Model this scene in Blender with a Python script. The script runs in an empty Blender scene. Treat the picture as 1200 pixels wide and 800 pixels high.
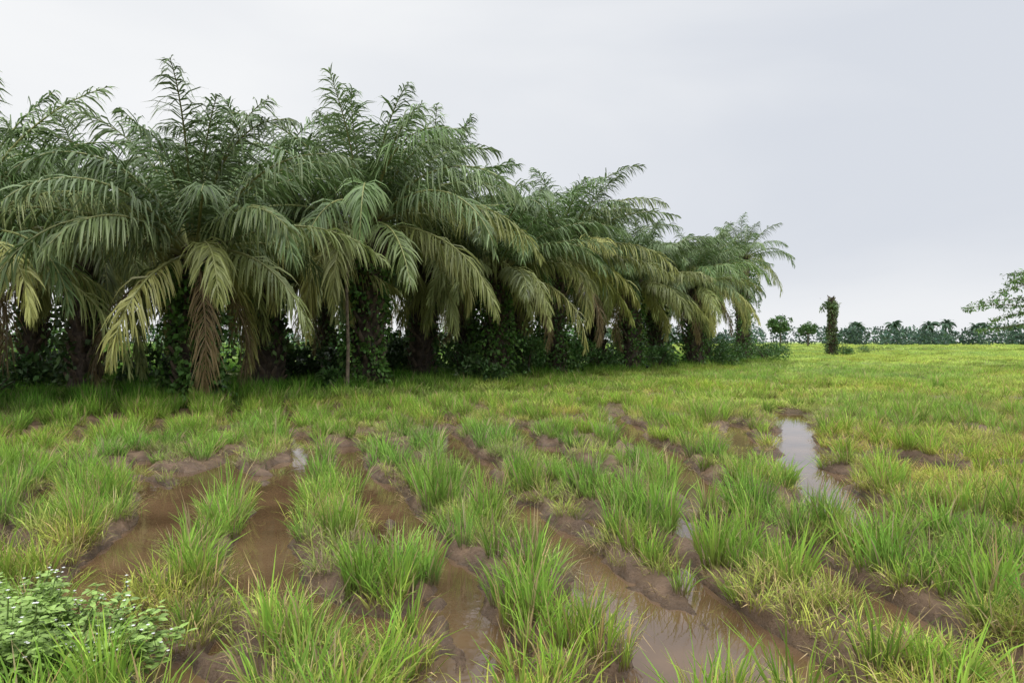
import bpy, math, numpy as np
from mathutils import Vector
rng=np.random.default_rng(7)
scene=bpy.context.scene
CAMH=1.7; F=867.0
def px2w(px,py):
    d=CAMH*F/(py-400.0); return ((px-600)/F*d, d)
# ---------------- noise helpers
def _h(ix,iy,seed):
    n=(ix.astype(np.int64)*374761393+iy.astype(np.int64)*668265263+seed*1442695041)&0xffffffff
    n=((n^(n>>13))*1274126177)&0xffffffff
    n=(n^(n>>16))&0xffffffff
    return n/4294967295.0
def vn(x,y,seed=0):
    ix=np.floor(x);iy=np.floor(y);fx=x-ix;fy=y-iy
    fx=fx*fx*fx*(fx*(fx*6-15)+10);fy=fy*fy*fy*(fy*(fy*6-15)+10)
    a=_h(ix,iy,seed);b=_h(ix+1,iy,seed);c=_h(ix,iy+1,seed);d=_h(ix+1,iy+1,seed)
    return (a*(1-fx)+b*fx)*(1-fy)+(c*(1-fx)+d*fx)*fy
def fbm(x,y,o=4,seed=0):
    s=0;a=.5;t=0
    for i in range(o):
        s=s+a*vn(x*2**i+17.3*i,y*2**i-9.1*i,seed+i);t+=a;a*=.5
    return s/t
def ss(a,b,x):
    t=np.clip((x-a)/(b-a),0,1);return t*t*(3-2*t)
def nrm(v):
    return v/np.maximum(np.linalg.norm(v,axis=-1,keepdims=True),1e-9)
# ---------------- mesh helpers
def link(ob,parent=None):
    scene.collection.objects.link(ob)
    if parent: ob.parent=parent
    return ob
def empty(name,loc=(0,0,0)):
    e=bpy.data.objects.new(name,None);e.location=loc;e.empty_display_size=.3
    return link(e)
def strips(P,S,W,C):
    N,K=P.shape[:2]
    off=S*W[...,None]*.5
    V=np.stack([P-off,P+off],axis=2).reshape(-1,3)
    CC=np.repeat(C.reshape(N*K,1,3),2,axis=1).reshape(-1,3)
    b=(np.arange(N)[:,None]*K*2+np.arange(K-1)[None,:]*2).reshape(-1,1)
    Fc=b+np.array([[0,1,3,2]])
    return V,Fc,CC
def tube(pts,rad,col,n=8,cap=True):
    pts=np.array(pts,float);rad=np.array(rad,float);K=len(pts)
    t=nrm(np.gradient(pts,axis=0))
    ref=np.array([1.0,0.13,0.07])
    if abs(t[0]@nrm(ref))>.9: ref=np.array([0.1,1.0,0.05])
    a=nrm(np.cross(t,ref));b=np.cross(t,a)
    th=np.linspace(0,2*np.pi,n,endpoint=False)
    V=pts[:,None]+rad[:,None,None]*(a[:,None]*np.cos(th)[None,:,None]+b[:,None]*np.sin(th)[None,:,None])
    V=V.reshape(-1,3);Fc=[]
    for k in range(K-1):
        for i in range(n):
            j=(i+1)%n;Fc.append([k*n+i,k*n+j,(k+1)*n+j,(k+1)*n+i])
    C=np.tile(np.array(col,float),(len(V),1))
    return V,np.array(Fc),C
def build(name,parts,mat,smooth=False):
    Vs=[];Fs=[];Cs=[];o=0
    for V,Fc,C in parts:
        Vs.append(V);Fs.append(Fc+o);Cs.append(C);o+=len(V)
    V=np.concatenate(Vs);Fc=np.concatenate(Fs);C=np.concatenate(Cs)
    me=bpy.data.meshes.new(name)
    me.vertices.add(len(V));me.vertices.foreach_set('co',V.astype(np.float32).ravel())
    nf=len(Fc);me.loops.add(nf*4);me.loops.foreach_set('vertex_index',Fc.astype(np.int32).ravel())
    me.polygons.add(nf);me.polygons.foreach_set('loop_start',(np.arange(nf)*4).astype(np.int32))
    me.polygons.foreach_set('loop_total',np.full(nf,4,np.int32))
    ca=me.color_attributes.new('Col','FLOAT_COLOR','POINT')
    ca.data.foreach_set('color',np.concatenate([np.clip(C,0,1),np.ones((len(C),1))],1).astype(np.float32).ravel())
    me.update(calc_edges=True);me.validate()
    if smooth: me.polygons.foreach_set('use_smooth',np.ones(len(me.polygons),bool))
    me.materials.append(mat)
    return me
def leaves(cen,size,col,r,up=0.3,aspect=.55,jit=.25,out=None):
    N=len(cen)
    d=nrm(r.normal(size=(N,3))+(0 if out is None else out*1.0)+np.array([0,0,-up]))
    s=nrm(np.cross(d,r.normal(size=(N,3))))
    L=size*(.7+.6*r.random(N))
    nn=np.cross(d,s)
    P=np.stack([cen,cen+d*L[:,None]*.45+nn*L[:,None]*.08,cen+d*L[:,None]],1)
    S=np.repeat(s[:,None],3,1)
    W=np.stack([L*.12,L*aspect,L*.04],1)
    c=np.array(col)[None]*(1+jit*r.normal(size=(N,1)))
    c=c*(1+.08*r.normal(size=(N,3)))
    C=np.repeat(c[:,None],3,1)
    return strips(P,S,W,C)
# ---------------- materials
def newmat(name):
    m=bpy.data.materials.new(name);m.use_nodes=True
    nt=m.node_tree;nt.nodes.clear();return m,nt,nt.nodes,nt.links
def foliage_mat(name,trans=.3,rough=.5,spec=.4,tint=None,gain=1.0,simple=False):
    m,nt,N,L=newmat(name)
    out=N.new('ShaderNodeOutputMaterial');at=N.new('ShaderNodeAttribute');at.attribute_name='Col'
    col=at.outputs['Color']
    if tint:
        a2=N.new('ShaderNodeAttribute');a2.attribute_name='tint';a2.attribute_type=tint
        mx=N.new('ShaderNodeMix');mx.data_type='RGBA';mx.blend_type='MULTIPLY';mx.inputs[0].default_value=1
        L.new(col,mx.inputs[6]);L.new(a2.outputs['Color'],mx.inputs[7]);col=mx.outputs[2]
    else:
        oi=N.new('ShaderNodeObjectInfo');mr=N.new('ShaderNodeMapRange')
        mr.inputs[3].default_value=.85*gain;mr.inputs[4].default_value=1.15*gain
        L.new(oi.outputs['Random'],mr.inputs[0])
        vm=N.new('ShaderNodeVectorMath');vm.operation='SCALE';L.new(col,vm.inputs[0]);L.new(mr.outputs[0],vm.inputs['Scale']);col=vm.outputs[0]
    if simple:
        p=N.new('ShaderNodeBsdfDiffuse');L.new(col,p.inputs['Color'])
    else:
        p=N.new('ShaderNodeBsdfPrincipled');p.inputs['Roughness'].default_value=rough
        p.inputs['Specular IOR Level'].default_value=spec
        L.new(col,p.inputs['Base Color'])
    tr=N.new('ShaderNodeBsdfTranslucent');L.new(col,tr.inputs['Color'])
    ms=N.new('ShaderNodeMixShader');ms.inputs[0].default_value=trans
    L.new(p.outputs[0],ms.inputs[1]);L.new(tr.outputs[0],ms.inputs[2]);L.new(ms.outputs[0],out.inputs[0])
    return m
M_palm=foliage_mat('palm_leaf',.24,.45,.4)
M_grass=foliage_mat('grass_blade',.35,tint='INSTANCER',simple=True)
M_grass_near=foliage_mat('grass_blade_near',.35,tint='GEOMETRY',simple=True)
M_leaf=foliage_mat('leaf',.25,.5,.35)
M_far=foliage_mat('far_foliage',.2,.8,.1,simple=True)
def bark_mat():
    m,nt,N,L=newmat('bark')
    out=N.new('ShaderNodeOutputMaterial');p=N.new('ShaderNodeBsdfPrincipled');p.inputs['Roughness'].default_value=.9
    at=N.new('ShaderNodeAttribute');at.attribute_name='Col'
    no=N.new('ShaderNodeTexNoise');no.inputs['Scale'].default_value=9;no.inputs['Detail'].default_value=6
    tc=N.new('ShaderNodeTexCoord');L.new(tc.outputs['Object'],no.inputs['Vector'])
    mr=N.new('ShaderNodeMapRange');mr.inputs[1].default_value=.3;mr.inputs[2].default_value=.7;mr.inputs[3].default_value=.45;mr.inputs[4].default_value=1.5
    L.new(no.outputs[0],mr.inputs[0])
    vm=N.new('ShaderNodeVectorMath');vm.operation='SCALE';L.new(at.outputs['Color'],vm.inputs[0]);L.new(mr.outputs[0],vm.inputs['Scale'])
    L.new(vm.outputs[0],p.inputs['Base Color'])
    b=N.new('ShaderNodeBump');b.inputs['Strength'].default_value=.6;b.inputs['Distance'].default_value=.05
    L.new(no.outputs[0],b.inputs['Height']);L.new(b.outputs[0],p.inputs['Normal']);L.new(p.outputs[0],out.inputs[0]);return m
M_bark=bark_mat()
def ground_mat():
    m,nt,N,L=newmat('mud_and_soil')
    out=N.new('ShaderNodeOutputMaterial');p=N.new('ShaderNodeBsdfPrincipled')
    g=N.new('ShaderNodeNewGeometry');sx=N.new('ShaderNodeSeparateXYZ');L.new(g.outputs['Position'],sx.inputs[0])
    no=N.new('ShaderNodeTexNoise');no.inputs['Scale'].default_value=3.5;no.inputs['Detail'].default_value=10;no.inputs['Roughness'].default_value=.65
    L.new(g.outputs['Position'],no.inputs['Vector'])
    cr=N.new('ShaderNodeValToRGB');e=cr.color_ramp.elements
    e[0].position=.3;e[0].color=(.06,.036,.02,1);e[1].position=.72;e[1].color=(.20,.128,.078,1)
    L.new(no.outputs[0],cr.inputs[0])
    n3=N.new('ShaderNodeTexNoise');n3.inputs['Scale'].default_value=.35;n3.inputs['Detail'].default_value=6
    L.new(g.outputs['Position'],n3.inputs['Vector'])
    c2=N.new('ShaderNodeValToRGB');e=c2.color_ramp.elements
    e[0].position=.35;e[0].color=(.16,.23,.055,1);e[1].position=.65;e[1].color=(.27,.35,.095,1)
    L.new(n3.outputs[0],c2.inputs[0])
    mr=N.new('ShaderNodeMapRange');mr.inputs[1].default_value=16;mr.inputs[2].default_value=55;L.new(sx.outputs[1],mr.inputs[0])
    mx=N.new('ShaderNodeMix');mx.data_type='RGBA';L.new(mr.outputs[0],mx.inputs[0]);L.new(cr.outputs[0],mx.inputs[6]);L.new(c2.outputs[0],mx.inputs[7])
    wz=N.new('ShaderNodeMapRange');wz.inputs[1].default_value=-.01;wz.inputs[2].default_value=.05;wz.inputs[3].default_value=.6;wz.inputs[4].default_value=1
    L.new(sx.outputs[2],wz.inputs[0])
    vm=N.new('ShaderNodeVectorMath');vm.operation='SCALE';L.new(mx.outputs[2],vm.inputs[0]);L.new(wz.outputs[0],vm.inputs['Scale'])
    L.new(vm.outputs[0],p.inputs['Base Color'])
    rz=N.new('ShaderNodeMapRange');rz.inputs[1].default_value=0;rz.inputs[2].default_value=.12;rz.inputs[3].default_value=.25;rz.inputs[4].default_value=.75
    L.new(sx.outputs[2],rz.inputs[0]);L.new(rz.outputs[0],p.inputs['Roughness'])
    p.inputs['Specular IOR Level'].default_value=.35
    n2=N.new('ShaderNodeTexNoise');n2.inputs['Scale'].default_value=14;n2.inputs['Detail'].default_value=9;n2.inputs['Roughness'].default_value=.68;L.new(g.outputs['Position'],n2.inputs['Vector'])
    b=N.new('ShaderNodeBump');b.inputs['Strength'].default_value=1;b.inputs['Distance'].default_value=.05
    L.new(n2.outputs[0],b.inputs['Height']);L.new(b.outputs[0],p.inputs['Normal'])
    L.new(p.outputs[0],out.inputs[0]);return m
def water_mat():
    m,nt,N,L=newmat('muddy_water')
    out=N.new('ShaderNodeOutputMaterial');p=N.new('ShaderNodeBsdfPrincipled')
    p.inputs['Roughness'].default_value=.02;p.inputs['IOR'].default_value=1.5
    g=N.new('ShaderNodeNewGeometry')
    no=N.new('ShaderNodeTexNoise');no.inputs['Scale'].default_value=1.1;no.inputs['Detail'].default_value=5;L.new(g.outputs['Position'],no.inputs['Vector'])
    cr=N.new('ShaderNodeValToRGB');e=cr.color_ramp.elements
    e[0].position=.3;e[0].color=(.06,.035,.018,1);e[1].position=.7;e[1].color=(.135,.082,.043,1)
    L.new(no.outputs[0],cr.inputs[0]);L.new(cr.outputs[0],p.inputs['Base Color'])
    n2=N.new('ShaderNodeTexNoise');n2.inputs['Scale'].default_value=7;n2.inputs['Detail'].default_value=3;L.new(g.outputs['Position'],n2.inputs['Vector'])
    b=N.new('ShaderNodeBump');b.inputs['Strength'].default_value=.07;b.inputs['Distance'].default_value=.02
    L.new(n2.outputs[0],b.inputs['Height']);L.new(b.outputs[0],p.inputs['Normal'])
    L.new(p.outputs[0],out.inputs[0]);return m
# ---------------- terrain
FUR=[
 ([(520,505),(560,560),(610,600),(660,640),(720,690),(800,740),(900,805)],.20),
 ([(720,700),(790,745),(860,810)],.28),
 ([(440,570),(500,640),(545,700),(572,740),(585,830)],.17),
 ([(640,525),(680,565),(760,600),(850,645)],.20),
 ([(600,500),(640,545)],.18),
 ([(715,485),(745,515),(790,545),(830,600)],.24),
 ([(928,485),(938,550),(972,585),(1000,625)],.32),
 ([(1040,540),(1090,556),(1180,552),(1260,560)],.28),
 ([(345,545),(325,600),(300,650),(335,700),(420,745)],.24),
 ([(250,555),(215,600),(160,660),(90,705),(-60,740)],.34),
 ([(100,740),(160,775),(230,830)],.16),
 ([(-60,535),(100,550),(240,560),(340,560)],.20),
 ([(-40,640),(30,665)],.18),
 ([(400,525),(430,575),(460,602)],.22),
 ([(500,510),(530,525)],.25),
 ([(860,500),(880,560)],.20),
 ([(1090,610),(1130,640)],.16),
 ([(920,650),(1010,710),(1060,780)],.12),
]
MND=[(285,600,.15),(215,720,.18),(690,775,.24),(455,710,.24),(400,640,.24),(640,690,.18),(515,600,.22),(640,760,.18),(120,600,.24),(50,630,.24),
     (860,670,.3),(400,785,.26),(620,580,.24),(730,640,.18),(400,590,.2),(300,770,.24),(480,780,.16)]
MNDW=[(px2w(a,b),c) for a,b,c in MND]
def mound(x,y):
    m=np.zeros(x.shape)
    wx=x+.3*(fbm(x*2.5,y*2.5,3,61)-.5);wy=y+.3*(fbm(x*2.5,y*2.5,3,62)-.5)
    for (a,b),c in MNDW: m=np.maximum(m,ss(1.5,.5,np.hypot(wx-a,(wy-b)*.7)/c))
    return m
segs=[]
for pl,w in FUR:
    P=[px2w(*q) for q in pl]
    for a,b in zip(P[:-1],P[1:]): segs.append((a,b,w))
def furrow(x,y):
    wx=x+.25*(fbm(x*1.3,y*1.3,3,11)-.5)+.16*(fbm(x*5,y*5,3,12)-.5)
    wy=y+.3*(fbm(x*1.3,y*1.3,3,31)-.5)+.16*(fbm(x*5,y*5,3,32)-.5)
    best=np.full(x.shape,9.0)
    for (ax,ay),(bx,by),w in segs:
        dx=bx-ax;dy=by-ay;l2=dx*dx+dy*dy
        t=np.clip(((wx-ax)*dx+(wy-ay)*dy)/l2,0,1)
        d=np.hypot(wx-ax-t*dx,wy-ay-t*dy)/w
        best=np.minimum(best,d)
    return best
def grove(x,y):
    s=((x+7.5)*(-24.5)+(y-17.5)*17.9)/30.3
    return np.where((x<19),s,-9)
def rows(x,y):
    u=x*1.0+.30*y-.012*x*y+1.0*(fbm(x*.16,y*.16,2,8)-.5)+.26*(fbm(x*1.2,y*1.2,2,18)-.5)
    return np.sin(2*np.pi*u/.95),ss(.24,.38,fbm(x*.4,y*.4,2,9))*ss(.22,.38,fbm(x*1.1,y*1.1,2,19))*(1-.35*ss(.25,.55,x/np.maximum(y,1))*ss(9,6,y))
def height(x,y):
    h=.092+.07*(fbm(x*.7,y*.7,4,3)-.5)+.06*(fbm(x*3.2,y*3.2,3,5)-.5)
    s,m=rows(x,y)
    f=ss(26,15,y)
    h=h+f*m*(.03*s-.15*ss(.2,.92,-s))
    mo=mound(x,y)
    h=h*(1-mo)+mo*np.maximum(h,.10+.05*(fbm(x*4,y*4,3,71)-.5))
    d=furrow(x,y)
    h=h-.17*ss(1.7,.4,d)*(1-.35*mo)
    h=h+.09*(fbm(x*7,y*7,3,21)-.5)*ss(5,1,d)*ss(-.08,.0,h)
    far=ss(14,28,y)
    h=h*(1-far*.999)+far*(.10+.1*(fbm(x*.15,y*.15,3,4)-.5)+.03*(fbm(x*1.1,y*1.1,3,6)-.5))
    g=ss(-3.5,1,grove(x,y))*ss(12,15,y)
    h=h+.18*g
    h=h+.25*ss(3.2,1.5,y)
    return h
def axis(f0,f1,st,lo,hi,gr):
    a=list(np.arange(f0,f1,st));s=st;v=a[-1]
    while v<hi: s*=gr;v+=s;a.append(v)
    s=st;v=a[0]
    while v>lo: s*=gr;v-=s;a.insert(0,v)
    return np.array(a)
xs=axis(-8,8,.032,-1500,1500,1.05);ys=axis(3.0,12,.032,-60,2500,1.03)
X,Y=np.meshgrid(xs,ys)
Z=height(X,Y)
nx_,ny_=len(xs),len(ys)
V=np.stack([X,Y,Z],-1).reshape(-1,3)
i=(np.arange(ny_-1)[:,None]*nx_+np.arange(nx_-1)[None]).reshape(-1,1)
Fc=i+np.array([[0,1,nx_+1,nx_]])
me=build('ground',[(V,Fc,np.ones_like(V))],ground_mat(),True)
link(bpy.data.objects.new('ground',me))
V=np.array([[-40,1,0],[40,1,0],[40,45,0],[-40,45,0]],float)
me=build('water',[(V,np.array([[0,1,2,3]]),np.ones((4,3)))],water_mat())
link(bpy.data.objects.new('water',me))
# ---------------- grass tufts
def tuft(name,n,rad,hmin,hmax,w,lean,c0,c1,dry=.1,K=5,seed=0,droop=.5,mat=None):
    r=np.random.default_rng(seed)
    a=r.random(n)*2*np.pi;q=np.sqrt(r.random(n))*rad
    base=np.stack([np.cos(a)*q,np.sin(a)*q,np.full(n,-.03)],1)
    az=a+r.normal(size=n)*.9
    l=lean*(.15+r.random(n)*1.1)
    H=hmin+(hmax-hmin)*r.random(n)
    dirs=np.stack([np.cos(az),np.sin(az)],1)
    P=[base];p=base.copy();dr=droop*r.random(n)*1.6
    for k in range(1,K):
        t=k/(K-1);ang=np.clip(l+dr*t*t*1.6,0,2.2)
        st=H/(K-1)
        p=p+np.concatenate([dirs*(np.sin(ang)*st)[:,None],(np.cos(ang)*st)[:,None]],1)
        P.append(p)
    P=np.stack(P,1)
    tw=az+np.pi/2+r.normal(size=n)*.8
    S=np.repeat(np.stack([np.cos(tw),np.sin(tw),np.zeros(n)],1)[:,None],K,1)
    prof=np.interp(np.linspace(0,1,K),[0,.4,.75,1],[.6,1,.75,.06])
    W=prof[None]*w*(.7+.6*r.random(n))[:,None]
    t=np.linspace(0,1,K)[None,:,None]
    root=np.array([.15,.115,.05])  # brownish root tone, which also paints dark gaps between blades
    c0=np.array(c0);c1=np.array(c1)
    mixr=r.random((n,1,1))
    c=c0*(1-mixr)+c1*mixr
    isdry=(r.random((n,1,1))<dry)
    c=np.where(isdry,np.array([.44,.34,.17]),c)
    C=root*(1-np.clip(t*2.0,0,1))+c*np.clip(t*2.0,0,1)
    C=C*(1+.22*r.normal(size=(n,1,1)))
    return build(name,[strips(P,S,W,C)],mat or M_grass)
G0=(.15,.31,.04);G1=(.32,.47,.08)
Y0=(.27,.37,.065);Y1=(.45,.48,.12)
def kinds(cname,mat,K):
    src=bpy.data.collections.new(cname)
    def addsrc(me): src.objects.link(bpy.data.objects.new(me.name,me))
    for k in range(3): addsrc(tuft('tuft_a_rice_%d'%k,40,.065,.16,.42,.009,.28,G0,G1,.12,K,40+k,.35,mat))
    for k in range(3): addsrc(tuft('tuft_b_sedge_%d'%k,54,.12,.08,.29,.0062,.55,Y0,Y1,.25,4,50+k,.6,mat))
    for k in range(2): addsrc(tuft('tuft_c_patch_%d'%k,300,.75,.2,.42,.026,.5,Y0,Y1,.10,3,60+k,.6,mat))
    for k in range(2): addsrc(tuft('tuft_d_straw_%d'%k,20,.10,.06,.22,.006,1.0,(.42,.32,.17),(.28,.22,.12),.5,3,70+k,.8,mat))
    return src
store={}
def scatter(grp,y0,y1,dens,kind,smin,smax,hs=1.0,wide=.78,margin=2.5):
    half=wide*y1+margin
    n=int((y1-y0)*2*half*dens)
    x=(rng.random(n)*2-1)*half;y=y0+rng.random(n)*(y1-y0)
    k=np.abs(x)<wide*y+margin;x=x[k];y=y[k]
    h=height(x,y);g=grove(x,y);mo=mound(x,y)
    f=fbm(x*2.2,y*2.2,3,77)
    near=ss(30,14,y)
    s_,m_=rows(x,y)
    pr=ss(.03,.07,h)*(1-near*(1-(.5+.5*ss(.38,.50,f))))
    pr=pr*(1-near*m_*.8*ss(.0,-.6,s_))
    pr=np.where((h<=.03)&(h>-.05),.035*near,pr)
    pr=np.maximum(pr,mo*.85*(h>.04))
    pr=pr*(1-.6*ss(2,4.5,g))
    if kind=='straw': pr=ss(-.005,.03,h)*ss(.16,.06,h)*.8
    k=rng.random(len(x))<pr
    x=x[k];y=y[k];h=h[k];g=g[k];mo=mo[k];n=len(x)
    yl=fbm(x*.5,y*.5,3,99)
    shx=ss(-.2,.6,x/np.maximum(y,1))*.35-.06
    sed=rng.random(n)<np.clip(ss(.42,.62,yl)*.65+.2+shx-.1*mo,0.06,.85)
    if kind=='mix': v=np.where(sed,3+rng.integers(0,3,n),rng.integers(0,3,n))
    elif kind=='patch': v=6+rng.integers(0,2,n)
    else: v=8+rng.integers(0,2,n)
    s=smin+(smax-smin)*rng.random(n)
    edge=.6+.4*ss(.03,.09,h)
    big=.55+.85*fbm(x*1.5,y*1.5,2,123)
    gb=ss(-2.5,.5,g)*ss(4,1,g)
    sz=s*hs*edge*big*(1+.6*gb)
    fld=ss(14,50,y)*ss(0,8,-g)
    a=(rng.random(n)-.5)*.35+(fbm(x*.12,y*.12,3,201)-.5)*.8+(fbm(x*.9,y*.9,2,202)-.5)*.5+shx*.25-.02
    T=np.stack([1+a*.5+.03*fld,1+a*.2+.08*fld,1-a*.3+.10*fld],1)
    if kind=='patch': T*= np.array([.95,1.02,1.05])
    gm=ss(-2.5,.8,g)[:,None];T=T*(1-gm)+gm*np.array([.38,.58,.48])  # grove shade put into the grass tint, darker under the palms
    T*=(.72+.56*rng.random(n))[:,None]
    rot=np.stack([(rng.random(n)-.5)*.3,(rng.random(n)-.5)*.3,rng.random(n)*6.283],1)
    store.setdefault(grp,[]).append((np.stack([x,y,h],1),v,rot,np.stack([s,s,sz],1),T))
scatter('near',2.2,9,64,'mix',.75,1.25,1.05,.8,2)
scatter('near',9,19,31,'mix',.85,1.35,.84)
scatter('near',3,19,22,'straw',.7,1.3,.9)
scatter('far',19,42,8,'mix',1.2,1.8,.6)
scatter('far',17,50,.7,'patch',.8,1.1,.72)
scatter('far',50,120,.5,'patch',1.0,1.5,.6,.85,4)
scatter('far',120,420,.04,'patch',3.2,4.5,.22,.85,4)
def make_grass(name,grp,src,realize):
    pts,var,rot,scl,tin=[np.concatenate(z) for z in zip(*store[grp])]
    print(name,'instances',len(pts))
    me=bpy.data.meshes.new(name);me.vertices.add(len(pts));me.vertices.foreach_set('co',pts.astype(np.float32).ravel())
    def att(n,t,d,f='value'):
        a=me.attributes.new(n,t,'POINT');a.data.foreach_set(f,d.ravel())
    att('variant','INT',var.astype(np.int32));att('rot','FLOAT_VECTOR',rot.astype(np.float32),'vector')
    att('scl','FLOAT_VECTOR',scl.astype(np.float32),'vector')
    att('tint','FLOAT_COLOR',np.concatenate([tin,np.ones((len(tin),1))],1).astype(np.float32),'color')
    me.update()
    gob=link(bpy.data.objects.new(name,me))
    gt=bpy.data.node_groups.new('scatter_'+name,'GeometryNodeTree')
    gt.interface.new_socket('Geometry',in_out='INPUT',socket_type='NodeSocketGeometry')
    gt.interface.new_socket('Geometry',in_out='OUTPUT',socket_type='NodeSocketGeometry')
    N=gt.nodes;L=gt.links
    gi=N.new('NodeGroupInput');go=N.new('NodeGroupOutput');iop=N.new('GeometryNodeInstanceOnPoints')
    ci=N.new('GeometryNodeCollectionInfo');ci.inputs['Collection'].default_value=src
    ci.inputs['Separate Children'].default_value=True;ci.inputs['Reset Children'].default_value=True
    def na(n,t):
        a=N.new('GeometryNodeInputNamedAttribute');a.data_type=t;a.inputs['Name'].default_value=n;return a.outputs[0]
    L.new(gi.outputs[0],iop.inputs['Points']);L.new(ci.outputs[0],iop.inputs['Instance']);iop.inputs['Pick Instance'].default_value=True
    L.new(na('variant','INT'),iop.inputs['Instance Index']);L.new(na('rot','FLOAT_VECTOR'),iop.inputs['Rotation']);L.new(na('scl','FLOAT_VECTOR'),iop.inputs['Scale'])
    o=iop.outputs[0]
    if realize:
        rz=N.new('GeometryNodeRealizeInstances');L.new(o,rz.inputs[0]);o=rz.outputs[0]
    L.new(o,go.inputs[0])
    md=gob.modifiers.new('scatter','NODES');md.node_group=gt
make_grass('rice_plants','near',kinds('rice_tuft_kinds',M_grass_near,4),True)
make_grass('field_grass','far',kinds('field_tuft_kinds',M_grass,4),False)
# ---------------- oil palms
def frond(r,az,e0,bend,Ln,age,npair=84,parts=None):
    M=20;s=np.linspace(0,1,M)
    e=e0-bend*s**1.35
    azs=az+r.normal()*.25*s**2
    T=np.stack([np.cos(e)*np.cos(azs),np.cos(e)*np.sin(azs),np.sin(e)],1)
    st=Ln/(M-1)
    P=np.concatenate([np.zeros((1,3)),np.cumsum(T[:-1]*st,0)],0)
    P=P+np.array([math.cos(az),math.sin(az),0])*.22
    green=np.array([.09,.165,.042]);blue=np.array([.145,.205,.085]);yel=np.array([.42,.40,.12]);br=np.array([.30,.22,.11])
    q=r.random()
    c=green*(1-q)+blue*q
    if age>.58: c=c*(1-(age-.58)*1.7)+yel*(age-.58)*1.7
    if age>1.05: c=br*(.7+.4*r.random())
    c=c*(.7+.6*r.random())
    rc=np.array([.28,.30,.11]) if age<1.05 else br
    parts.append(tube(P,np.interp(s,[0,.15,1],[.08,.045,.008]),rc,4))
    u=np.linspace(.14,.995,npair)
    thin=1.0 if age<1.05 else .6
    for sd in (-1,1):
        uu=np.clip(u+r.normal(size=npair)*.004,.1,1)
        idx=uu*(M-1);i0=np.minimum(idx.astype(int),M-2);f=(idx-i0)[:,None]
        B=P[i0]*(1-f)+P[i0+1]*f;t=nrm(T[i0]*(1-f)+T[np.minimum(i0+1,M-1)]*f)
        hz=np.array([-math.sin(az),math.cos(az),0])
        b=nrm(hz-t*(t@hz)[:,None])
        n=np.cross(t,b)
        lf=np.interp(uu,[.1,.25,.55,.85,1],[.4,.92,1.08,.72,.28])*(.85+.3*r.random(npair))
        ang=np.interp(uu,[0,.5,1],[.5,.75,1.15])+r.normal(size=npair)*.13
        lift=r.normal(size=npair)*.32+.12
        d0=nrm(sd*b*np.cos(ang)[:,None]+t*np.sin(ang)[:,None]+n*np.sign(n[:,2:3]+1e-6)*lift[:,None])
        dr=(.6+.9*r.random(npair))*(.9+1.3*max(age-.35,0))
        K=4;Ps=[B];p=B
        for k in range(1,K):
            dk=nrm(d0+np.array([0,0,-1.0])*(dr*(k-.5)/(K-1)*1.7)[:,None])
            p=p+dk*(lf/(K-1))[:,None];Ps.append(p)
        Ps=np.stack(Ps,1)
        S=nrm(t-d0*np.sum(t*d0,1,keepdims=True)+r.normal(size=(npair,3))*.35)
        S=np.repeat(S[:,None],K,1)
        W=np.array([.55,1,.8,.08])[None]*(.049*thin*(.8+.4*r.random(npair)))[:,None]
        cc=c[None]*(1+.18*r.normal(size=(npair,1)))
        tipc=cc*.6+yel*.4*(.3+age*.7)
        C=np.stack([cc,cc,cc*.9+tipc*.1,cc*.55+tipc*.55],1)
        parts.append(strips(Ps,S,W,C))
def crown(seed,nf=45,npair=78):
    r=np.random.default_rng(seed);parts=[];ga=2.39996
    for i in range(nf):
        a=i/(nf-1)
        az=i*ga+r.normal()*.25
        e0=math.radians(np.interp(a,[0,.2,.45,.7,1],[79,68,49,21,-10])+r.normal()*8)
        bend=math.radians(np.interp(a,[0,.2,.45,.7,1],[60,78,95,90,72])+r.normal()*18)
        Ln=np.interp(a,[0,.12,.4,1],[4.0,4.9,5.5,4.9])*(.87+.28*r.random())
        age=a+r.normal()*.1
        if a>.92 and r.random()<.35: age=1.1;e0-=.5;Ln*=.8
        elif age>1.0: age=1.0
        frond(r,az,e0,bend,Ln,age,npair,parts)
    return build('palm_crown',parts,M_palm)
crowns=[crown(100+k) for k in range(5)]+[crown(200,28,66)]
def trunk_parts(H,r,rad=.36):
    parts=[];K=14
    z=np.linspace(-.2,H,K);off=np.cumsum(r.normal(size=(K,2))*.025,0)
    pts_=np.column_stack([off,z]);pts_[0,:2]=0
    rr=rad*np.interp(z/H,[0,.1,1],[1.25,1,1.05])*(1+.06*r.normal(size=K))
    parts.append(tube(pts_,rr,(.05,.037,.027),12))
    n=int(H*22)
    zz=np.linspace(.1,H+.15,n);th=np.arange(n)*2.39996+r.normal(size=n)*.15
    for q,t in zip(zz,th):
        o=np.array([np.interp(q,z,pts_[:,0]),np.interp(q,z,pts_[:,1]),q])
        d=np.array([math.cos(t),math.sin(t),0]);l=.22+.22*r.random()
        p0=o+d*rad*.75;p1=o+d*(rad+.08)+np.array([0,0,l*.5]);p2=o+d*(rad+.14+.1*r.random())+np.array([0,0,l])
        g=.7+.6*r.random()
        parts.append(tube([p0,p1,p2],[.11,.075,.03],(.08*g,.06*g,.04*g),5))
    return parts
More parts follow.
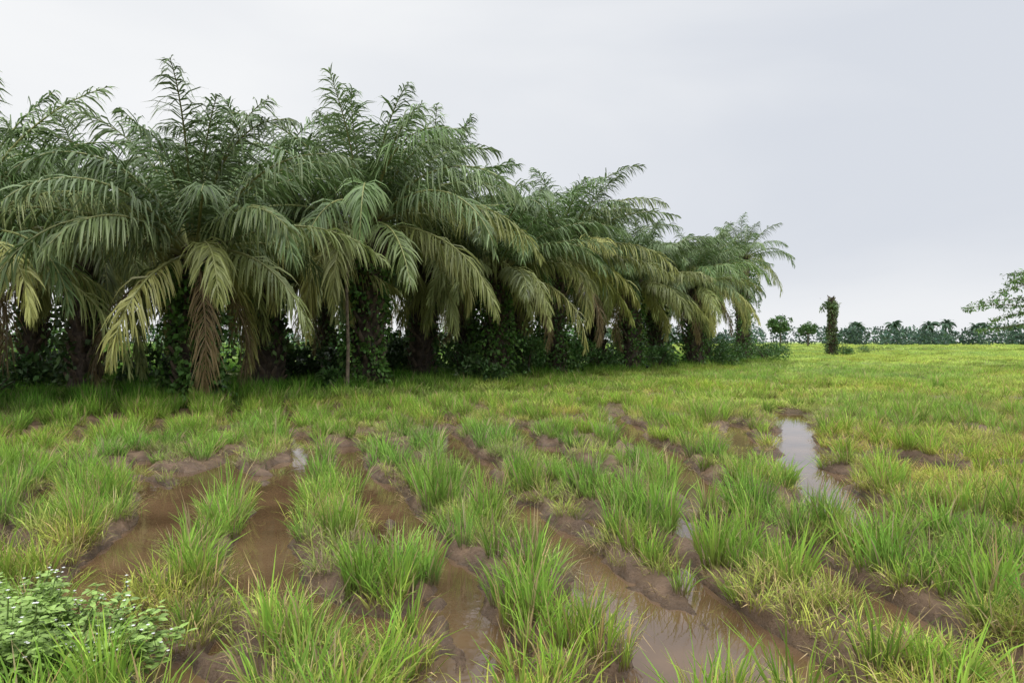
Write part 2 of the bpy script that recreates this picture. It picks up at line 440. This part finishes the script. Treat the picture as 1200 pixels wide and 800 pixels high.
def vine_parts(H,r,n,rad=.55,bot=0.0,col=(.075,.155,.032),size=.15):
    zz=bot+(H-bot)*r.random(n)**1.2;th=r.random(n)*6.283
    sd=int(r.integers(999))
    fr=fbm(np.cos(th)*1.3+5,zz*1.1+np.sin(th)*1.3,3,sd)
    k=fr>.38-.2*ss(1.2,0,zz);zz,th,fr=zz[k],th[k],fr[k];n=len(zz)
    rr=.36+rad*1.5*(fr-.35)*(.6+.8*r.random(n))
    rr=rr+.55*ss(.7,0,zz)*r.random(n)
    sag=.25*r.random(n)*(rr>rad)
    cen=np.stack([np.cos(th)*rr,np.sin(th)*rr,np.maximum(zz-sag,.03)],1)
    o=np.stack([np.cos(th),np.sin(th),-.5*np.ones(n)],1)
    P=[leaves(cen,size,col,r,.6,.7,.4,o)]
    for j in range(14):
        a=r.random()*6.28;z0=H*(.5+.5*r.random());L=1.0+1.8*r.random();q0=rad*(.8+.7*r.random());m=34
        u=r.random(m);c=np.stack([math.cos(a)*q0+r.normal(size=m)*.06,math.sin(a)*q0+r.normal(size=m)*.06,np.maximum(z0-L*u,.05)],1)
        P.append(leaves(c,size*.85,col,r,.9,.6,.4))
    return P
def palm(x,y,H,ci,vine=0,fern=250,rotz=None,sc=1.0,vrad=.6):
    r=np.random.default_rng(int(abs(x*131+y*977)))
    z=float(height(np.array([x]),np.array([y]))[0])
    e=empty('oil_palm',(x,y,z))
    tr=link(bpy.data.objects.new('trunk',build('palm_trunk',trunk_parts(H,r),M_bark)),e)
    cr_=link(bpy.data.objects.new('crown',crowns[ci]),e);cr_.location=(0,0,H)
    cr_.rotation_euler=((r.random()-.5)*.12,(r.random()-.5)*.12,r.random()*6.28 if rotz is None else rotz);cr_.scale=(sc,sc,sc*(.96+.1*r.random()))
    ps=[]
    if vine: ps+=vine_parts(H*.95,r,vine,vrad)
    elif fern: ps+=vine_parts(H*1.0,r,fern,.5,H*.3,(.07,.12,.035),.24)
    if ps: link(bpy.data.objects.new('climbing_vines',build('climbing_vines',ps,M_leaf)),e)
    return e
R1=[(-11.9,15.6,3.5,0,500,.82,.5),(-7.5,17.5,3.5,1,3800,.88,.65),(-4.5,22.9,5.0,2,3600,1.02,.65),(-.6,27,3.9,3,2000,.88,.7),
    (1.8,31,4.9,4,1800,.97,.7),(5.8,36,4.1,0,900,.86,.6),(10.4,42,4.5,1,900,.82,.6),(16.9,54,7.4,5,2400,.74,.8)]
for k,(x,y,H,c,v,s,vr) in enumerate(R1): palm(x,y,H,c,v,200,None,s,vr)
R2=[(-12.6,21.8,4.2,3,0,.93),(-8.5,25,5.0,4,0,.98),(-7.6,23,4.1,5,0,.85),(-3.4,28,5.2,0,0,1.0),(-2.0,33,5.0,1,0,.98),(.2,37,4.9,4,0,.95),(4.3,38,4.7,2,0,.94),(8.4,43.5,4.5,3,0,.9),(13,50,5.1,2,400,.88),
    (-17.5,27,5.2,2,0,1),(-14,31,4.6,1,0,1),(-9,36,4.6,3,0,1),(-5.2,41,4.6,5,0,1),
    (-19,21,4.2,4,0,.9)]
for x,y,H,c,v,s in R2: palm(x,y,H,c,v,120,None,s)
# ---------------- shrubs
def shrub(x,y,R,H,n,size=.16,col=(.065,.135,.034),name='shrub'):
    r=np.random.default_rng(int(abs(x*71+y*37))+3)
    z=float(height(np.array([x]),np.array([y]))[0]);parts=[]
    nc=max(4,int(R*5));
    for k in range(nc):
        a=r.random()*6.28;q=R*r.random()**.6*.75;c=np.array([math.cos(a)*q,math.sin(a)*q,H*(.3+.55*r.random())*(1-.4*q/R)])
        m=n//nc;d=nrm(r.normal(size=(m,3)));rr=R*.42*(.5+.6*r.random(m))[:,None]
        cen=c+d*rr*np.array([1,1,.8]);cen[:,2]=np.maximum(cen[:,2],.03)
        parts.append(leaves(cen,size,np.array(col)*(.7+.6*r.random()),r,.1,.5,.2,d))
    st=[]
    for k in range(7):
        a=r.random()*6.28;st.append(tube([(0,0,-.1),(math.cos(a)*R*.3,math.sin(a)*R*.3,H*.4),(math.cos(a)*R*.6,math.sin(a)*R*.6,H*.8)],[.03,.02,.008],(.06,.045,.03),5))
    e=empty(name,(x,y,z))
    link(bpy.data.objects.new('leaves',build('shrub_leaves',parts,M_leaf)),e)
    link(bpy.data.objects.new('stems',build('shrub_stems',st,M_bark)),e)
for a in [(-.9,25.8,1.0,1.0,1000),(.6,29.5,1.0,1.7,1000),(2.9,32,1.1,1.6,1100),(4.2,34.6,1.0,1.2,800),
          (7.4,38,1.2,1.4,1000),(12,44,1.4,1.7,1200),(14.6,49,1.6,1.8,1100),(18.6,54,1.6,1.5,1100),(-5.4,22.6,.7,.6,600),(-8.2,17.6,.6,.5,500),
          (-12.5,17.5,1.2,.6,800),(-2,30,1.4,1.5,900),(0.5,34,1.8,2.0,1100),(4,40,1.8,2.2,1000),
          (22,66,1.5,1.7,800),(30.5,84,1.7,2.0,800),(35.6,79,1.2,1.0,700),(25,72,1.1,1.0,500),(28,88,1.5,1.8,500),(39,90,1.6,1.3,500),(46,96,1.5,1.0,500)]:
    shrub(*a)
for a in [(-11,24.5,2.0,1.1,1000,.24),(-7.6,26.5,1.6,1.3,900,.24),(-5.4,30.5,1.8,1.6,1000,.26),(-15.5,23.5,1.8,1.0,900,.24),(-17,29,2.8,1.2,900,.28),(-10,33,2.4,1.2,900,.3),(-5,37,2.4,1.8,1000,.3),(0,43,3,2.4,1200,.3),(8,48,3,2.6,1200,.3),(-20,24,2.2,1.1,900,.26)]:
    shrub(*a,(.04,.085,.022))  # dark undergrowth mass: grove interior shade put into the leaf colour
for a in [(-40,62,5,3.4,800,.45),(-30,70,5,2.6,800,.45),(-18,72,5,3.0,800,.45),(-6,78,5,3.2,800,.45),(6,80,5,4.2,800,.45),(15,82,4,3.8,600,.45)]: shrub(*a)
# ---------------- broadleaf tree
def tree(x,y,H,R,cz,nl,size,seed,col=(.08,.15,.045),flat=.6,name='tree',th=.22):
    r=np.random.default_rng(seed);z=float(height(np.array([x]),np.array([y]))[0])
    e=empty(name,(x,y,z));tp=[];lp=[]
    hub=np.array([0,0,cz-R*flat*.7])
    tp.append(tube([(0,0,-.2),(.1,0,hub[2]*.5),hub,(0.1,.1,cz+R*flat*.5)],[th*1.3,th,th*.8,th*.2],(.09,.07,.05),9))
    for k in range(26):
        d=nrm(r.normal(size=3)*np.array([1,1,.6])+np.array([0,0,.15]));end=np.array([0,0,cz])+d*R*np.array([1,1,flat])*(.75+.25*r.random())
        mid=(hub+end)/2+r.normal(size=3)*R*.08
        tp.append(tube([hub,mid,end],[th*.4,th*.2,th*.05],(.09,.07,.05),5))
        for j in range(3):
            c=end*(1-.18*j)+mid*(.18*j)+r.normal(size=3)*R*.1
            m=nl//78;cen=c+r.normal(size=(m,3))*R*.13*np.array([1,1,.5])
            lp.append(leaves(cen,size,np.array(col)*(.7+.6*r.random()),r,.3,.5,.2))
    link(bpy.data.objects.new('trunk',build('tree_trunk',tp,M_bark)),e)
    link(bpy.data.objects.new('foliage',build('tree_foliage',lp,M_leaf)),e)
def branch_tree(x,y):
    r=np.random.default_rng(12);z=float(height(np.array([x]),np.array([y]))[0]);e=empty('tree',(x,y,z));tp=[];lp=[]
    tp.append(tube([(0,0,-.2),(.1,0,2),(0,.1,4.5),(.1,0,7.0)],[.24,.2,.14,.04],(.13,.11,.085),9))
    for k in range(34):
        az=k*2.4+r.normal()*.3;b=np.array([.03*k*.1,0,2.5+4.0*k/34]);Lb=5.6*(1-.55*(k/34)**2)*(.8+.3*r.random())
        d=np.array([math.cos(az),math.sin(az),0]);s=np.linspace(0,1,9)[:,None]
        P=b+d*Lb*s+np.array([0,0,1])*(1.0*s-1.2*s**2+.2*np.sin(s*5+k))
        tp.append(tube(P,np.linspace(.06,.008,9),(.13,.11,.085),5))
        for q in range(2,9):
            for sgn in (-1,1):
                pe=P[q]+(np.array([-d[1],d[0],0])*sgn*.9*(1-.3*q/9)+d*.5+np.array([0,0,-.15]))*(.6+.5*r.random())
                tp.append(tube([P[q],(P[q]+pe)/2+np.array([0,0,.08]),pe],[.014,.009,.004],(.13,.12,.07),4))
                m=28;u=r.random(m)[:,None];cen=P[q]*(1-u)+pe*u+r.normal(size=(m,3))*.09
                lp.append(leaves(cen,.19,np.array((.11,.2,.05))*(.7+.6*r.random()),r,.7,.36,.2))
    link(bpy.data.objects.new('trunk',build('tree_trunk',tp,M_bark)),e)
    link(bpy.data.objects.new('foliage',build('tree_foliage',lp,M_leaf)),e)
branch_tree(31.5,40)
tree(72.5,200,9,3.2,6.3,1500,.7,6,flat=.75)
tree(82,205,7,2.4,5,1200,.6,9,flat=.9)
# ---------------- lone palm trunk wrapped in creepers
r=np.random.default_rng(5);e=empty('creeper_covered_palm_trunk',(34.6,80,.1))
link(bpy.data.objects.new('trunk',build('snag_trunk',trunk_parts(6.1,r,.24),M_bark)),e)
ps=vine_parts(6.0,r,1500,.36,0,(.08,.12,.04),.2)
m=520;th=r.random(m)*6.28;q=r.random(m)**.5*1.05*(.8+.3*np.sin(th*3))
ps.append(leaves(np.stack([np.cos(th)*q-.1,np.sin(th)*q,5.6-.35*q**2+r.normal(size=m)*.28],1),.3,(.10,.15,.055),r,.4,.4))
link(bpy.data.objects.new('creepers',build('snag_creepers',ps,M_leaf)),e)
# ---------------- slender bare pole by the palm
pp=tube([(0,0,-.2),(.03,0,1.4),(-.02,.02,3),(.06,0,4.3)],[.06,.05,.045,.035],(.15,.12,.085),8)
link(bpy.data.objects.new('wooden_pole',build('wooden_pole',[pp],M_bark,True))).location=(-4.75,21.3,.2)
# ---------------- distant trees, aerial haze mixed into their leaf colours
r=np.random.default_rng(77);parts=[]
def far_band(x0,x1,y0,n,hm,col=(.075,.12,.085)):
    for k in range(n):
        x=x0+(x1-x0)*(k+r.random())/n;y=y0+r.normal()*8
        h=hm*(.5+.65*vn(np.array([x*.05]),np.array([1.0]),5)[0]+.2*r.random());m=130
        d=nrm(r.normal(size=(m,3)));cen=np.array([x,y,h*.5])+d*np.array([3.6,2.5,h*.5])*(.6+.4*r.random(m))[:,None]
        cen[:,2]=np.maximum(cen[:,2],.3)
        g=.65+.7*r.random()
        parts.append(leaves(cen,1.1,np.array(col)*g,r,0,.6,.25,d))
def far_palm(x,y,h,R):
    K=6;n=34;az=r.random(n)*6.28;e0=np.radians(r.uniform(-10,80,n));P=[np.tile([x,y,h],(n,1)).astype(float)];p=P[0]
    for k in range(1,K):
        e=e0-k/(K-1)*1.5
        p=p+np.stack([np.cos(e)*np.cos(az),np.cos(e)*np.sin(az),np.sin(e)],1)*R/(K-1);P.append(p)
    P=np.stack(P,1);S=np.repeat(np.stack([-np.sin(az),np.cos(az),r.normal(size=n)*.6],1)[:,None],K,1)
    W=np.tile(np.array([.2,.8,.9,.8,.6,.1]),(n,1));C=np.tile(np.array([.08,.125,.085]),(n,K,1))*(.8+.5*r.random((n,1,1)))
    parts.append(strips(P,S,W,C))
far_band(118,330,280,75,6.6)
far_band(60,420,325,110,9.5,(.085,.13,.10))
far_band(-360,110,330,140,7.0)
for k in range(16): far_palm(130+200*r.random(),300+r.normal()*14,6.6+2*r.random(),4.2)
for k in range(14): far_palm(-300+380*r.random(),320+r.normal()*10,5+2*r.random(),4.5)
link(bpy.data.objects.new('distant_treeline',build('distant_treeline',parts,M_far)))
# ---------------- low weed, near left
def weed(x,y,R,H,n):
    r=np.random.default_rng(8);z=float(height(np.array([x]),np.array([y]))[0]);e=empty('flowering_weed',(x,y,max(z,0)))
    lp=[];sp=[];fp=[];tops=[]
    for k in range(210):
        a=r.random()*6.28;q=R*math.sqrt(r.random())*(.75+.25*math.sin(a*3+1));h=H*(1-.6*(q/R)**2)*(.4+.8*r.random())
        b=np.array([math.cos(a)*q*.75,math.sin(a)*q*.75,0]);t=np.array([math.cos(a)*q,math.sin(a)*q,h]);mid=(b+t)/2+np.array([0,0,.05])
        sp.append(tube([b,mid,t],[.006,.005,.003],(.18,.26,.08),4));tops.append(t)
        m=n//210;u=r.random(m)[:,None]**.45;cen=b*(1-u)+t*u+r.normal(size=(m,3))*.025
        az=r.random(m)*6.28
        d=np.stack([np.cos(az),np.sin(az),-.1+.5*r.random(m)],1);d=nrm(d);s=np.stack([-np.sin(az),np.cos(az),.3*r.normal(size=m)],1)
        L=.045*(.5+.9*r.random(m));P=np.stack([cen,cen+d*L[:,None]*.35,cen+d*L[:,None]*.7+np.array([0,0,-.003]),cen+d*L[:,None]+np.array([0,0,-.008])],1)
        W=np.stack([L*.1,L*.45,L*.38,L*.04],1)
        c=np.array([.26,.39,.095])*(.6+.6*r.random((m,1)));C=np.repeat(c[:,None],4,1)
        lp.append(strips(P,np.repeat(s[:,None],4,1),W,C))
    for t in tops:
        if r.random()<.45:
            for j in range(int(r.integers(1,4))):
                c=t+r.normal(size=3)*.02+np.array([0,0,.03]);m=6
                a=np.arange(m)*6.283/m;dd=np.stack([np.cos(a),np.sin(a),.5*np.ones(m)],1)
                cc=np.tile(c,(m,1));P=np.stack([cc,cc+dd*.005,cc+dd*.009],1);S=np.stack([-np.sin(a),np.cos(a),0*a],1)[:,None].repeat(3,1)
                fp.append(strips(P,S,np.tile([.002,.006,.003],(m,1)),np.full((m,3,3),.7)))
                sp.append(tube([t-np.array([0,0,.02]),c],[.002,.0015],(.14,.18,.06),4))
    link(bpy.data.objects.new('leaves',build('weed_leaves',lp,M_leaf)),e)
    link(bpy.data.objects.new('stems',build('weed_stems',sp,M_leaf)),e)
    link(bpy.data.objects.new('flowers',build('weed_flowers',fp,M_leaf)),e)
weed(-2.5,3.6,.85,.34,8500)
# ---------------- world
w=bpy.data.worlds.new('World');scene.world=w;w.use_nodes=True;nt=w.node_tree;N=nt.nodes;L=nt.links;N.clear()
out=N.new('ShaderNodeOutputWorld');bg=N.new('ShaderNodeBackground');bg.inputs[1].default_value=.1
SE=math.radians(58);SR=math.radians(150)
sky=N.new('ShaderNodeTexSky');sky.sky_type='NISHITA';sky.sun_disc=False;sky.sun_elevation=SE;sky.sun_rotation=SR;sky.dust_density=2
tc=N.new('ShaderNodeTexCoord');sep=N.new('ShaderNodeSeparateXYZ');L.new(tc.outputs['Generated'],sep.inputs[0])
def mrange(src_,a,b,c,d,smooth=True):
    m=N.new('ShaderNodeMapRange');m.interpolation_type='SMOOTHSTEP' if smooth else 'LINEAR'
    for i_,v_ in zip((1,2,3,4),(a,b,c,d)): m.inputs[i_].default_value=v_
    L.new(src_,m.inputs[0]);return m.outputs[0]
def math_(op,a,b):
    m=N.new('ShaderNodeMath');m.operation=op
    for i_,v_ in enumerate((a,b)):
        if isinstance(v_,(int,float)): m.inputs[i_].default_value=v_
        else: L.new(v_,m.inputs[i_])
    return m.outputs[0]
mp=N.new('ShaderNodeMapping');mp.inputs['Scale'].default_value=(1,1,3.2);L.new(tc.outputs['Generated'],mp.inputs[0])
no=N.new('ShaderNodeTexNoise');no.inputs['Scale'].default_value=1.5;no.inputs['Detail'].default_value=5;no.inputs['Roughness'].default_value=.45;no.inputs['Distortion'].default_value=.4
L.new(mp.outputs[0],no.inputs['Vector'])
lr=mrange(sep.outputs[0],-.5,.55,0,1)
hz=mrange(sep.outputs[2],.0,.14,-.45,0)
fac=math_('ADD',math_('ADD',math_('MULTIPLY',lr,.8),mrange(no.outputs[0],.3,.7,-.2,.28)),hz)
cr=N.new('ShaderNodeValToRGB');e=cr.color_ramp.elements
e[0].position=0;e[0].color=(.94,.95,.96,1);e[1].position=1;e[1].color=(.70,.735,.80,1)
L.new(fac,cr.inputs[0])
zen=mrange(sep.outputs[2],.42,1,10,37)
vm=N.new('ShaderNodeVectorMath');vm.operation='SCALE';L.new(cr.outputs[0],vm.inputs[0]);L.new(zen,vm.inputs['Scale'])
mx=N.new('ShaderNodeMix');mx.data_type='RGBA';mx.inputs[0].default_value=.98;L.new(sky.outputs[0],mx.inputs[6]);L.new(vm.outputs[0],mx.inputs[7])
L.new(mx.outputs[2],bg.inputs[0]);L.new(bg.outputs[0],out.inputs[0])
sl=bpy.data.lights.new('sun','SUN');sl.energy=1.5;sl.angle=math.radians(20);sl.color=(1,.96,.9)
so=link(bpy.data.objects.new('sun',sl))
dv=Vector((math.sin(SR)*math.cos(SE),math.cos(SR)*math.cos(SE),math.sin(SE)))
so.rotation_euler=dv.to_track_quat('Z','Y').to_euler()
# ---------------- camera
cd=bpy.data.cameras.new('camera');cd.lens=26;cd.sensor_width=36;cd.clip_end=4000;cd.clip_start=.05
co=link(bpy.data.objects.new('camera',cd));co.location=(0,0,CAMH);co.rotation_euler=(math.radians(90),0,0)
scene.camera=co
scene.view_settings.view_transform='Standard';scene.view_settings.look='None';scene.view_settings.exposure=0
